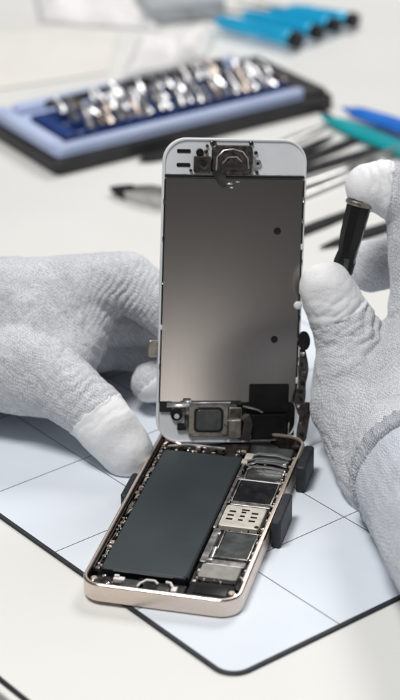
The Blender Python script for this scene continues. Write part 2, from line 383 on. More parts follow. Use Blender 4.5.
def screw(x, y, z, r=0.75, m='silver_bright', parent=phone):
    mb = MB(); mb.mi = 0; mb.lathe((x, y, z-0.6), (x, y, z), [(0, r*0.5), (0.3, r*0.5), (0.35, r), (0.6, r*0.96), (0.72, r*0.7)], 14)
    mb.mi = 1; mb.box((x, y, z+0.13), (r*1.1, r*0.25, 0.05)); mb.box((x, y, z+0.135), (r*0.25, r*1.1, 0.05))
    return mb.build('screw', [m, 'black'], parent)
for x, y in ((-22.5, 9.8), (-26.0, 5.6), (25.9, 8.2), (26.2, 52.8), (26.4, 69.8), (26.4, 90.0), (-20.0, 5.4), (26.3, 30.2), (24.4, 101.5)):
    screw(x, y, 6.3 if y > 12 else 5.6)
# gold post at front right corner
mb = MB(); mb.lathe((25.0, 8.6, ZI), (25.0, 8.6, 7), [(0, 1.3), (4.4, 1.3), (4.7, 1.0)], 16); mb.build('corner_post', 'gold', phone); mb = MB(); mb.lathe((-25.6, 7.6, ZI), (-25.6, 7.6, 7), [(0, 1.2), (4.2, 1.2), (4.5, .9)], 16)
mb.build('corner_post', 'gold', phone)
# right rim ledge (gold) and its clips
mb = MB()
mb.box((27.3, 62, 5.2), (0.9, 92, 2.6), 0.2)
for i in range(16):
    y = 18 + i*5.9 + random.uniform(-1, 1); mb.box((26.7, y, 6.0), (0.9, random.uniform(0.8, 2.2), 0.8), 0.15)
mb.build('right_ledge', 'gold', phone)
mb = MB()
for i in range(11):
    y = 20 + i*8.6 + random.uniform(-1, 1); mb.box((26.6, y, 5.9), (1.1, random.uniform(0.8, 1.6), 1.3), 0.2)
mb.build('ledge_contact', 'black', phone)
# left edge: volume / mute flex with lots of small parts
mb = MB(); mb.box((-27.4, 62, 4.6), (0.6, 98, 3.6), 0.15); mb.build('left_ledge', 'inner', phone)
lf = part('side_flex', 'copper', phone, lambda mb: mb.strip([(-26.3+0.25*math.sin(i*0.9), 14+i*3.6, 5.6+0.35*math.sin(i*1.7)) for i in range(27)], 0.7, 0.25, (0,0.2,1)))
kinds = ['silver', 'copper', 'silver_bright', 'cream', 'silver_bright', 'gold', 'black']
for i in range(36):
    y = 13 + i*2.75 + random.uniform(-.5, .5); x = -26.1 + random.uniform(-.35, .55)
    mb = MB()
    k = random.random()
    if k < 0.5: mb.box((x, y, 5.4+random.uniform(-.5, .6)), (random.uniform(.9, 1.6), random.uniform(.9, 2.4), random.uniform(.8, 1.5)), 0.15)
    elif k < 0.75: mb.cyl((x, y, 4.6), (x, y, 6.4+random.uniform(-.3,.3)), random.uniform(.4, .75), 12, 0.1)
    else: mb.tube([(x-.4, y-.9, 5.2), (x+.1, y-.3, 6.3), (x+.6, y+.6, 6.2), (x+.8, y+1.3, 5.4)], 0.4, 6)
    mb.build('component', random.choice(kinds), lf)
# small components scattered on the board and along the front
for i in range(26):
    z = random.random()
    if z < 0.35: x, y, zz = random.uniform(8.6, 26), random.uniform(99.5, 113), 4.4
    elif z < 0.6: x, y, zz = random.uniform(-24.5, 7.5), random.uniform(4.4, 12), 4.3
    elif z < 0.8: x, y, zz = random.uniform(24.8, 26.6), random.uniform(14, 100), 4.6
    else: x, y, zz = random.uniform(8.2, 10), random.uniform(14, 50), 4.4
    s_ = random.uniform(.4, .85); mb = MB()
    mb.box((x, y, zz), (s_*random.choice((1, 1.8)), s_*random.choice((1, 1.7)), 1.3), 0.1)
    mb.build('component', random.choice(['silver', 'cream', 'chip', 'copper', 'graphite', 'chip', 'black']), lb)
for i in range(46):
    x, y = random.choice(((random.uniform(8.2, 10.2), random.uniform(68, 100)), (random.uniform(12.4, 25.5), random.uniform(49.6, 51.2)), (random.uniform(9, 25), random.uniform(14.6, 16.4)), (random.uniform(25.6, 26.4), random.uniform(16, 98)), (random.uniform(11, 25), random.uniform(89.3, 90.4))))
    mb = MB(); a_ = random.uniform(.35, .7); mb.box((x, y, 4.9+random.uniform(0, .5)), (a_, a_*random.choice((.6, 1.6)), 1.0), .08)
    mb.build('capacitor', random.choice(['silver', 'chip', 'copper', 'cream', 'black']), lb)
for i in range(34):
    y = 16 + i*2.6; mb = MB(); mb.box((-25.4, y, 5.5), (.5, random.uniform(.5, 1.5), .5), .1); mb.build('contact', random.choice(['silver', 'cream', 'black', 'gold', 'black']), phone)
# back end: connectors, camera hole, ribbons crossing right-to-left behind the battery
mb = MB(); slab(mb, -25, 104.6, 7.0, 121, 1.0, ZI+0.1, 4.0, 0.4)
be = mb.build('top_chassis', 'inner', phone)
for i in range(26):
    x = random.uniform(-25, 8); y = random.uniform(104.4, 109.5) ; s_ = random.uniform(.5, 1.3)
    mb = MB()
    if random.random() < .7: mb.box((x, y, 4.8+random.uniform(-.4, .9)), (s_*1.6, s_, 1.6), 0.2)
    else: mb.cyl((x, y, 4.2), (x, y, 5.9), s_*.7, 12, .15)
    mb.build('component', random.choice(['silver', 'silver_bright', 'white_tape', 'copper', 'black', 'gold', 'chip']), be)
mb = MB(); mb.cyl((-24.6, 111, 3.5), (-24.6, 111, 6.6), 2.2, 18, .4); mb.box((-21.5, 107, 5.6), (5, 2.0, 1.6), .4); mb.tube([(-26, 107, 6), (-24, 109, 7.2), (-22, 108.6, 6.9), (-19, 107.6, 6.4)], .7, 8)
mb.build('copper_coil', 'copper', be)
mb = MB(); mb.tube([(-24, 105.4, 6.3), (-17, 107.4, 6.9), (-9, 107.0, 7.2), (-1, 107.6, 6.8)], .55, 8); mb.build('coax_cable', 'silver', be)
mb = MB(); mb.tube([(8.6, 104.6, 5.6), (13, 106.6, 6.9), (20, 106.8, 7.2), (26, 106.0, 6.2)], .5, 8); mb.build('coax_cable', 'silver_bright', be)
for k, (yy, zz) in enumerate(((97.0, 6.2), (99.6, 6.6), (101.8, 6.9))):
    mb = MB(); mb.tube([(10.5-k, yy-1, zz-.8), (13, yy+.8, zz), (20, yy+1.0, zz+.1), (25.6, yy+.4, zz-.3)], .42, 8); mb.build('coax_cable', 'silver_bright', be)
mb = MB(); slab(mb, 9.5, 103.5, 25.5, 115, .8, 3.7, 5.8, .3); mb.build('connector_cover', 'graphite', be)
mb = MB(); mb.box((9.5, 104.5, 6.0), (3.2, 4.6, 1.4), .4); mb.box((8.6, 100.6, 6.0), (2.4, 3.0, 1.1), .3); mb.build('connector_clip', 'cream', be)

# ---- display panel: local x across, z up, -y towards the camera
PR = Matrix(((0.987, -0.153, 0.040), (0.135, 0.950, 0.282), (-0.081, -0.273, 0.959)))
PR = (Matrix.Rotation(0.15954, 3, 'Z') @ Matrix.Rotation(-0.27633, 3, 'X') @ Matrix.Rotation(0.08477, 3, 'Y'))
PO = Vector((24.268, 113.535, 5.19))
PM = Matrix.Translation(PO*S) @ PR.to_4x4()
phone_m = Matrix.Translation(phone.location) @ Matrix.Rotation(YAW, 4, 'Z')
def xz(ring): return [Vector((p.x, p.z, p.y)) for p in ring]       # (x, h, depth) -> (x, depth, h)
class PB(MB):
    """builder whose (x, h, out) means panel x, panel height, distance out towards the camera"""
    def done(s):
        for v in s.bm.verts: v.co = Vector((v.co.x, -v.co.z, v.co.y))
        return s
def pslab(x0, h0, x1, h1, r, o0, o1, bev=0.15, n=6):
    mb = PB(); slab(mb, x0, h0, x1, h1, r, o0, o1, bev, n); return mb
def pring(o, inset): return rrect(-28.5, 0, 28.5, 121.5, 9.3, o, 12, inset)
mb = PB(); mb.mi = 0
mb.loft([pring(-2.6, 0.5), pring(-2.2, 0.0), pring(0.35, 0.0), pring(0.6, 0.2), pring(0.6, 0.75), pring(0.1, 0.85)], True, True)
panel = mb.done().build('display_panel', 'bezel', phone, smooth=30)
panel.matrix_local = phone_m.inverted() @ PM
tag(panel, 'white framed screen half raised upright, metal backplate facing the viewer')
def pp(mb, name, mats, **kw): return mb.done().build(name, mats, panel, **kw)
# steel backplate
mb = PB(); slab(mb, -27.5, 16.4, 27.4, 106.0, 0.7, 0.12, 0.75, 0.22, 4)
pp(mb, 'backplate', 'plate')
mb = pslab(-27.9, 106.3, 27.8, 106.95, 0.2, 0.12, 0.8, 0.1); pp(mb, 'black_seam', 'black')
mb = pslab(-27.6, 107.2, 27.6, 107.5, 0.1, 0.12, 0.6, 0.05); pp(mb, 'silver_seam', 'silver')
# dark side gaskets with little clips
for sx_ in (-1, 1):
    mb = PB(); mb.box((sx_*27.75, 61, 0.35), (0.35, 89, 0.6), 0.05); pp(mb, 'side_gasket', 'black')
    for k in range(9 if sx_ > 0 else 5):
        h = (24 + k*9.6 if sx_ > 0 else 30 + k*17) + random.uniform(-3, 3)
        mb = PB(); mb.box((sx_*27.7, h, 0.7), (0.9, random.uniform(1.0, 2.4), 0.7), 0.15); pp(mb, 'edge_clip', random.choice(['silver', 'dark_metal', 'bezel', 'silver_bright']))
for x, h in ((17.6, 85.4), (17.9, 42.0)):
    mb = PB(); mb.lathe((x, h, 0.4), (x, h, 1), [(0, 1.45), (0.42, 1.45), (0.5, 1.2)], 20); pp(mb, 'rubber_dot', 'black')
mb = PB(); mb.lathe((26.9, 55.8, 0.3), (26.9, 55.8, 2), [(0, 1.3), (0.9, 1.7), (1.5, 1.4), (1.8, 0.7)], 18); pp(mb, 'screw', 'bezel')
# left / right dark gasket patches beside the bottom corner
mb = pslab(-27.4, 12.6, -22.6, 17.0, .4, .12, .9, .1); pp(mb, 'foam_pad', 'black')
# top: slots, ear speaker, camera
for h in (116.4, 111.0):
    mb = pslab(-23.2, h-0.75, -17.8, h+0.75, 0.5, 0.08, 0.32, 0.06); pp(mb, 'slot', 'black')
mb = PB(); mb.lathe((-14.2, 116.0, 0.1), (-14.2, 116.0, 1), [(0, 1.5), (.6, 1.5), (.8, 1.1)], 16); sc_ = pp(mb, 'post_screw', 'black')
mb = PB(); mb.mi = 0
slab(mb, -9.6, 107.4, 6.6, 119.0, 2.0, 0.12, 1.7, 0.4)
mb.mi = 1
mb.tube([(-7.8, 109.2, 1.8), (-7.6, 114.4, 1.8), (-5.0, 117.0, 1.8), (-1.2, 117.6, 1.8), (2.6, 116.6, 1.8), (4.6, 114, 1.8), (5.0, 110, 1.8)], 0.35, 8)
mb.tube([(-5.4, 112.0, 1.8), (-3.2, 114.4, 1.8), (0.2, 114.6, 1.8), (2.4, 112.6, 1.8)], 0.3, 8)
mb.mi = 2
mb.box((-1.0, 110.6, 1.8), (10, 2.4, 0.5), 0.2); mb.box((-5.8, 115.8, 1.8), (2.6, 1.6, 0.4), 0.15)
pp(mb, 'ear_speaker', ['dark_metal', 'silver', 'flex'])
mb = PB(); mb.mi = 0; slab(mb, -16.6, 108.2, -9.9, 114.6, 0.7, 0.12, 2.2, 0.3)
mb.mi = 1; mb.lathe((-12.9, 111.6, 2.2), (-12.9, 111.6, 3), [(0, 2.2), (.4, 2.2), (.5, 1.7)], 20); mb.box((-15.4, 109.6, 2.3), (1.6, 1.6, .5), .2)
mb.mi = 2; mb.lathe((-12.9, 111.6, 2.7), (-12.9, 111.6, 3), [(0, 1.1), (.1, 1.0)], 16)
pp(mb, 'front_camera', ['flex', 'dark_metal', 'glass_black'])
mb = PB(); mb.strip([(-8, 109, 1.9), (-6, 106.6, 2.3), (-4.6, 104.4, 1.9), (-3.4, 103.2, 1.0)], 3.4, .2, (1, .5, 0)); pp(mb, 'sensor_flex', 'flex')
mb = PB(); mb.box((-2.4, 104.2, 1.2), (2.6, 1.0, .7), .2); mb.box((-1.4, 102.6, 1.0), (1.6, .8, .5), .15); mb.box((1.0, 104.8, 1.0), (1.8, .5, .4), .1); pp(mb, 'silver_clip', 'silver_bright')
for k, (x, h, r_) in enumerate(((-9.4, 119.6, .9), (-11.4, 118.6, .6), (6.0, 119.8, .9), (8.8, 112.0, 1.5), (8.6, 108.6, .7), (-17.6, 108.9, .6), (8.0, 116.2, .7), (-8.3, 120.1, .5), (-11.8, 116.4, .8))):
    mb = PB(); mb.mi = 0; mb.lathe((x, h, .1), (x, h, 1), [(0, r_), (.7, r_), (.9, r_*.7)], 14); mb.mi = 1; mb.lathe((x, h, .9), (x, h, 2), [(0, r_*.5), (.12, r_*.4)], 10)
    pp(mb, 'screw', ['dark_metal' if k != 3 else 'silver', 'black'])
mb = pslab(6.6, 110.2, 8.0, 114.6, .4, .12, 1.1, .15); pp(mb, 'speaker_tab', 'silver')
# bottom: dark foil area on the right, home button bracket on the left
mb = pslab(3.6, 1.2, 27.4, 16.2, 2.0, .12, .5, .1); pp(mb, 'lower_foil', 'black_film')
mb = pslab(8.4, 12.6, 24.6, 24.0, .8, .70, 1.05, .1); pp(mb, 'black_sticker', 'black_film')
mb = pslab(9.8, 1.6, 24.2, 11.4, .6, .45, 1.5, .2); pp(mb, 'black_connector', 'black_film')
mb = PB(); mb.box((24.9, 5.2, 1.0), (.5, 6.2, 1.0), .1); mb.box((17, 1.0, 1.2), (14.6, .5, .9), .1); mb.box((9.4, 3.8, 1.0), (.5, 5.4, 1.0), .1); pp(mb, 'silver_frame', 'silver_bright')
mb = PB(); mb.mi = 0
slab(mb, -15.8, 2.6, 0.2, 16.2, 1.0, .12, 1.4, .3)
mb.mi = 1; slab(mb, -13.6, 4.4, -1.8, 14.6, 2.0, 1.35, 1.9, .2)
mb.mi = 2; slab(mb, -12.7, 5.3, -2.7, 13.7, 1.5, 1.8, 2.3, .2)
pp(mb, 'home_button', ['bracket', 'black', 'graphite'])
mb = PB(); mb.box((-9.0, 16.6, 1.3), (20, .8, 1.2), .2); mb.box((-20.0, 15.6, .9), (9.5, 2.2, .9), .2); mb.box((-16.5, 17.2, 1.6), (3.0, 1.6, 1.0), .3); mb.box((2.4, 9.4, 1.9), (5.4, 1.0, .6), .2)
pp(mb, 'silver_bar', 'silver_bright')
mb = PB(); slab(mb, .4, 2.0, 5.6, 14.6, .6, .3, 1.7, .2); pp(mb, 'side_bracket', 'bracket')
mb = PB(); slab(mb, .8, 10.4, 5.2, 14.0, .5, 1.6, 2.0, .1); mb.box((3, 16.3, .9), (4.6, 1.6, 1.2), .2); pp(mb, 'stamped_cover', 'dark_metal')
mb = PB(); mb.mi = 0; mb.lathe((-20.6, 11.6, .1), (-20.6, 11.6, 2), [(0, 2.4), (1.2, 2.4), (1.4, 2.0)], 18); mb.mi = 1; mb.lathe((-20.6, 11.0, 1.4), (-20.6, 11.0, 2), [(0, 1.2), (.3, 1.0)], 14)
pp(mb, 'screw_boss', ['black', 'silver'])
mb = PB(); mb.box((-18.0, 13.6, 1.3), (2.2, 2.0, 1.0), .3); mb.box((-16.6, 9.0, 1.0), (1.6, 5.0, .8), .2); pp(mb, 'small_bracket', 'dark_metal')
mb = PB(); mb.box((-18.4, 6.6, .8), (3.6, 2.8, .8), .1); pp(mb, 'foam_pad', 'black')
mb = PB()
for k, (x, h) in enumerate(((-1.2, 15.4), (-14.8, 15.4), (-.6, 7.6), (-1.4, 3.6), (-14.6, 3.6))):
    mb.lathe((x, h, 1.3), (x, h, 2), [(0, .8), (.5, .75), (.6, .4)], 12)
pp(mb, 'bracket_rivet', 'bracket')
mb = PB(); mb.tube([(6, 15.0, 1.4), (9, 14.4, 1.8), (12, 13.6, 1.8), (14.0, 12.4, 1.5)], .45, 8); pp(mb, 'antenna_wire', 'silver')
mb = PB(); mb.strip([(5.5, 11, 1.0), (7.4, 10.6, 2.0), (8.2, 8, 2.4), (7.6, 4, 2.6), (7.2, 1, 2.0)], 3.6, .25, (1,.1,0)); pp(mb, 'home_flex', 'flex')
# brown metal tab poking out behind the left side
mb = PB(); slab(mb, -32.4, 34.2, -27.4, 41.2, 1.4, -2.6, -1.4, .3); pp(mb, 'side_tab', 'bracket')

# flex cables linking panel and body (world mm -> phone local)
def w2p(p):
    q = phone_m.inverted() @ (Vector(p)*S); return q/S
def pworld(x, h, o): return PO + PR @ Vector((x, -o, h))
flex_pts = [pworld(29.5, 38, -1.0), pworld(30.2, 30, .6), pworld(29.6, 23, 2.2), pworld(28.6, 17, 3.2), pworld(30.0, 10, 4.4), pworld(29.4, 3, 5.6), pworld(27.0, -1.5, 6.5)]
mb = MB(); pts = [w2p(p) for p in flex_pts]
fine = []
for a, b_ in zip(pts, pts[1:]):
    for k in range(4): fine.append(a.lerp(b_, k/4))
fine.append(pts[-1])
mb.strip(fine, [2.6+1.7*abs(math.sin(i*.42)) for i in range(len(fine))], .5, (1, .6, 0.2))
fc = mb.build('flex_cable', 'flex', phone)
for i, p in enumerate(fine[1:-1:2]):
    mb = MB(); q = p + Vector((random.uniform(-.7,.7), -.6, random.uniform(-.4,.4)))
    mb.box(q, (random.uniform(.8, 2.2), .9, random.uniform(.8, 2.4)), .2); mb.build('component', random.choice(['dark_metal', 'silver', 'black', 'black', 'graphite']), fc)
mb = MB(); mb.lathe(w2p(pworld(29.9, 41.6, .6)), w2p(pworld(29.9, 41.6, 3)), [(0, 2.4), (1.0, 2.5), (1.4, 1.8)], 16, 1.6); mb.build('vibration_motor', 'black', fc)
mb = MB(); slab(mb, 0, 0, 3.4, 14, 1.2, 0, 1.0, .3)
mt = mb.build('metal_lever', 'dark_metal', phone)
mt.matrix_local = phone_m.inverted() @ (Matrix.Translation(pworld(28.2, 3.5, 4.6)*S) @ PR.to_4x4() @ Matrix.Rotation(math.radians(82), 4, 'X') @ Matrix.Rotation(math.radians(-9), 4, 'Z'))
mb = MB(); a = pworld(12, 1, 1.5); b_ = Vector(pworld(12, -3, 7))
mb.strip([w2p(pworld(15, 2, -.5)), w2p(pworld(15, -1.6, .6)), w2p(pworld(15, -3.4, 3)), w2p(pworld(15, -3.8, 6))], 12, .3, w2p(pworld(20,0,0))-w2p(pworld(10,0,0)))
mb.build('display_flex', 'flex', phone)

# ------------------------------------------------------------------ rubber blocks hugging the phone
def block(x0, y0, x1, y1, h, label, lean=0.0):
    me_ = MB(); slab(me_, x0, y0, x1, y1, 1.2, 0, h, .6)
    b0 = me_.build('clamp_block', 'black_rubber', None)
    b0.location = Vector(PLOC)*S; b0.rotation_euler = (0, 0, YAW)
    return tag(b0, label, 'clamp block', 'black rubber blocks holding the phone')
block(30.6, 92, 34.6, 110, 11.5, 'black rubber block at the far right edge of the phone, just below the right glove')
block(30.0, 50, 33.8, 72, 11.5, 'black rubber block at the right edge of the phone beside the shield with holes')
block(-32.6, 66, -29.8, 84, 5.5, 'black rubber block against the left side of the phone, below the gloved thumb')

# ------------------------------------------------------------------ gloved hands
import numpy as np
def skin(name, groups, material, parent=None, voxel=0.75, it=14, wr=0.9, seed=0, creases=()):
    """groups: lists of (point, radius) hulled together; merged, remeshed and relaxed into one surface"""
    mb = MB()
    for g in groups: mb.hull(g)
    me = bpy.data.meshes.new('tmp'); mb.bm.to_mesh(me); mb.bm.free()
    o = bpy.data.objects.new('tmp', me); col.objects.link(o)
    r = o.modifiers.new('r', 'REMESH'); r.mode = 'VOXEL'; r.voxel_size = voxel
    s = o.modifiers.new('s', 'SMOOTH'); s.factor = 0.6; s.iterations = it
    dg = bpy.context.evaluated_depsgraph_get(); dg.update()
    ev = bpy.data.meshes.new_from_object(o.evaluated_get(dg))
    bpy.data.objects.remove(o)
    n = len(ev.vertices); co_ = np.empty(n*3); ev.vertices.foreach_get('co', co_); co_ = co_.reshape(-1, 3)
    no = np.empty(n*3); ev.vertices.foreach_get('normal', no); no = no.reshape(-1, 3)
    from mathutils import noise
    for i in range(n):
        p = Vector(co_[i])
        q = p*0.075 + Vector((seed, 0, 0))
        d = wr*(1-abs(noise.noise(q))*2.2)*0.5 + wr*0.35*noise.noise(p*0.2) + 0.10*noise.noise(p*0.9)
        for c_, a_, rad, amp, lam in creases:
            e_ = p - c_; k_ = e_.length/rad
            if k_ < 2.2:
                ph = e_.dot(a_)/lam + 0.7*noise.noise(p*0.11) + 0.25*noise.noise(p*.3)
                d += amp*math.exp(-k_*k_)*(abs(math.sin(PI*ph))*2-1.2)
        co_[i] = co_[i] + no[i]*d
    ev.vertices.foreach_set('co', (co_).ravel())
    return ev
def finish(me, name, material, parent):
    bm = bmesh.new(); bm.from_mesh(me)
    for v in bm.verts: v.co *= S
    bm.to_mesh(me); bm.free()
    me.materials.clear(); me.materials.append(MT[material]); me.shade_smooth()
    me.name = name
    o = bpy.data.objects.new(name, me); col.objects.link(o); o.parent = parent; return o
def chain(pts):
    return [[pts[i], pts[i+1]] for i in range(len(pts)-1)]
def B(px, py, Y, r): return (at(px, py, Y), r)
def tipcap(src, tests, name, parent, off=0.28, material='coating'):
    """copy the faces of the glove that lie beyond a plane near a tip, pushed out a little, as a coating shell"""
    bm = bmesh.new(); bm.from_mesh(src); bm.normal_update()
    from mathutils import noise
    def inside(p):
        for c, ax, sc2, rad in tests:
            if (p-c).dot(ax) + 0.9*noise.noise(p*0.35) + 0.6*noise.noise(p*1.3) > 0 and (p-sc2).length < rad: return True
        return False
    kill = [f for f in bm.faces if not inside(f.calc_center_median())]
    bmesh.ops.delete(bm, geom=kill, context='FACES')
    bmesh.ops.smooth_vert(bm, verts=[v for v in bm.verts if v.is_boundary], factor=.5, use_axis_x=True, use_axis_y=True, use_axis_z=True)
    bnd = {v for v in bm.verts if v.is_boundary}
    for v in bm.verts: v.co += v.normal*(off if v not in bnd else -0.25)
    me = bpy.data.meshes.new(name); bm.to_mesh(me); bm.free()
    return finish(me, name, material, parent)
def hand_root(name, p, label):
    e = empty(name, (p.x, p.y, max(p.z, 0)))
    return tag(e, label, 'gloved hand')
def into(o, root):   # meshes are in world mm; shift so that they sit under the root empty
    o.parent = root; o.data.transform(Matrix.Translation(-root.location)); return o

# left hand
L_groups = []
L_groups.append([B(-260,350,175,27), B(-90,338,165,25)])
L_groups.append([B(-90,338,165,24), B(-70,372,150,18), B(10,300,166,17), B(16,368,140,15)])
L_groups.append([B(10,300,166,17), B(16,368,140,15), B(88,289,160,14.5), B(60,345,150,16), B(90,322,170,13), B(0,335,170,20)])
L_groups += chain([B(85,290,160,15), B(127,281,158,12.2), B(160,306,152,10.5), B(188,332,148,9)])           # index
L_groups += chain([B(90,318,172,13.5), B(138,318,172,11.5), B(180,326,160,10), B(205,345,155,9)])              # middle
L_groups += chain([B(60,345,172,13), B(120,345,182,10.5), B(176,356,172,9.5), B(172,376,158,8.6), B(151,382,150,8.3)])  # ring
L_groups += [[B(16,368,140,16), B(60,335,150,17), B(52,385,128,13.6), B(88,300,160,14), B(10,305,158,20), B(-60,350,150,22)]]
L_groups += [[B(-90,350,190,16), B(0,350,205,15), B(60,342,198,13)]]
L_groups += chain([B(60,340,198,12), B(118,334,196,9.5), B(175,345,190,9)])  # little finger
L_groups += chain([B(18,360,135,17), B(58,384,124,14.0), B(95,412,114,12.0), B(110,431,108,11.6), B(127,452,104,10.2)])  # thumb
Lm = skin('left', L_groups, 'glove', voxel=0.7, seed=3, creases=[
  (at(92,345,150), (at(150,300,150)-at(80,340,150)).normalized(), 18, .8, 3.4), (at(122,290,150), (at(150,310,150)-at(110,285,150)).normalized(), 14, .55, 2.6),
  (at(88,395,112), (at(127,452,104)-at(75,395,118)).normalized(), 12, .4, 4.0), (at(20,340,130), Vector((.8,-.1,.6)), 26, .3, 7.5), (at(60,380,120), Vector((.7,0,.7)), 16, .35, 4.5)])
rootL = hand_root('gloved_hand', at(60,345,150), 'left hand in a grey knit glove at the left, thumb pressing on the phone side')
ax = (at(127,452,104)-at(95,412,114)).normalized(); cc = at(98,410,114)
capL = tipcap(Lm, [(cc, ax, cc, 60)], 'fingertip_coating', None); 
gl = finish(Lm, 'glove', 'glove', None); into(gl, rootL); into(capL, rootL)
# right hand
R_groups = []
R_groups.append([B(385,395,112,22), B(366,392,118,22), B(350,405,112,16), B(404,352,128,15), B(445,360,120,22)])
R_groups.append([B(366,400,115,22), B(395,470,80,22), B(440,430,90,24)])
R_groups.append([B(398,452,82,22), B(424,486,55,24)])
R_groups.append([B(424,486,55,24), B(476,585,-25,24)])
R_groups.append([B(476,585,-25,24), B(640,890,-160,27)])
R_groups += chain([B(364,378,118,20), B(353,345,124,14.5), B(340,318,128,12.3), B(326,288,130,10.2)])       # thumb
R_groups += chain([B(428,345,128,17), B(424,285,140,13.5), B(414,205,148,11.5), B(384,186,150,10.2), B(369,187,150,9.2)])  # index
R_groups += chain([B(440,340,135,15), B(432,268,165,12), B(395,262,168,11.2), B(370,266,166,10.6)])          # middle
R_groups += chain([B(450,360,135,14), B(455,300,160,11), B(420,300,165,10.5)])
Rm_ = skin('right', R_groups, 'glove', voxel=0.7, seed=8, creases=[
  (at(345,335,112), (at(320,290,112)-at(360,370,112)).normalized(), 14, .35, 4.2), (at(372,340,118), Vector((.5,0,-.85)), 16, .8, 4.6), (at(395,175,142), Vector((.95,0,.2)), 9, .8, 3.2),
  (at(350,450,85), Vector((.5,0,-.86)), 18, .4, 5.5)])
rootR = hand_root('gloved_hand', at(385,395,112), 'right hand in a pale knit glove at the right, holding a black tool')
a1 = (at(326,288,130)-at(345,330,126)).normalized(); a2 = (at(369,187,150)-at(400,190,149)).normalized()
capR = tipcap(Rm_, [(at(340,316,128), a1, at(330,296,130), 22)], 'fingertip_coating', None)
capR2 = tipcap(Rm_, [(at(393,188,149), a2, at(370,187,150), 14)], 'fingertip_coating', None)
gR = finish(Rm_, 'glove', 'glove', None)
for o in (gR, capR, capR2): into(o, rootR)
# fuzzy cuff band round the right wrist
def sleeve(a, b_, r0, r1, name, material, rib, fray, n=180, m_=30):
    ax = (b_-a).normalized(); q = ax.to_track_quat('Z','Y'); X = q@Vector((1,0,0)); Y = q@Vector((0,1,0)); Lg = (b_-a).length
    rings = []
    from mathutils import noise
    jag = [random.uniform(-1, 1)*fray for _ in range(n)]
    for j in range(m_+1):
        t = j/m_; ring = []
        for i in range(n):
            an = 2*PI*i/n; p = Vector((math.cos(an)*3, math.sin(an)*3, t*Lg*.1))
            rr = r0 + (r1-r0)*t + rib*math.sin(an*36 + 2*noise.noise(p))*(1-.3*t) + 1.5*noise.noise(p*.6) + .35*noise.noise(p*2.5) + random.uniform(-.12,.12)
            if j == 0: rr -= 2.2
            if j == m_: rr -= 1.5
            ring.append(a + ax*(Lg*t + (jag[i] + .7*math.sin(an*4))*max(0, 1-3*t)) + X*(rr*math.cos(an)) + Y*(rr*math.sin(an)))
        rings.append(ring)
    mb = MB(); mb.loft(rings, True, True); return mb.build(name, material, None, smooth=80)
c0 = at(421,470,64); c1 = at(492,590,-32); cd = (c1-c0).normalized()
cf = sleeve(c0, c0+cd*10, 27.9, 27.8, 'cuff', 'cuff', .4, 1.2, m_=14); into(cf, rootR)
sl = sleeve(c0+cd*9, c0+cd*230, 27.4, 31, 'sleeve', 'sleeve', .12, .2, m_=60); into(sl, rootR)

# ------------------------------------------------------------------ tool in the right hand
p0 = at(361,198,146); p1 = at(342,272,138); p2 = at(318,320,134)
d = (p1-p0).normalized()
hd = empty('screwdriver', p0)
tag(hd, 'black screwdriver handle with a brass ring, held upright between the right glove fingertips', 'screwdriver')
mb = MB(); n = 6; Lg = (p1-p0).length
mb.lathe(p0, p1, [(0, 3.6), (1.0, 4.8), (3, 5.0), (16, 4.6), (22, 3.7), (26, 4.4), (Lg, 4.3), (Lg+2, 3.2)], 8)
o = mb.build('handle', 'black', None, smooth=20); into(o, hd)
mb = MB(); mb.lathe(p0, p1, [(1.2, 5.2), (1.8, 5.7), (2.6, 5.7), (3.2, 5.2)], 28); mb.lathe(p0-d*1.6, p1, [(0, 4.2), (.5, 4.9), (1.1, 4.9), (1.5, 4.3)], 28)
o = mb.build('brass_ring', 'bracket', None); into(o, hd)
mb = MB(); e_ = p1 + d*1.8; mb.lathe(e_, e_+d, [(0, 1.9), (9, 1.7), (10, 1.0), (24, .9)], 14)
o = mb.build('shaft', 'silver', None); into(o, hd)
mb = MB(); mb.box((0,0,0), (3.6, 1.2, 5.0), .5, rot=d.to_track_quat('Z','Y').to_matrix())
for v in mb.bm.verts: v.co += p0 + d*27.5 - _f*3.7
o = mb.build('handle_window', 'graphite', None); into(o, hd)
mb = MB(); sd = _r*4.4; mb.tube([p0+d*5+sd-_f*2.4, p0+d*16+sd*.95-_f*2.4, p0+d*27+sd*.8-_f*2.4], .35, 6)
o = mb.build('handle_edge', 'silver', None); into(o, hd)

# ------------------------------------------------------------------ bit case in the background
CU = math.radians(32.8)
case = empty('tool_case', (-60, 413, -1), CU)
tag(case, 'open black bit case with a periwinkle insert and rows of silver bits, behind the phone', 'tool case')
mb = MB(); slab(mb, 0, 0, 181, 79, 4, 0, 8.5, .8)
mb.build('case_shell', 'case_black', case)
mb = MB()
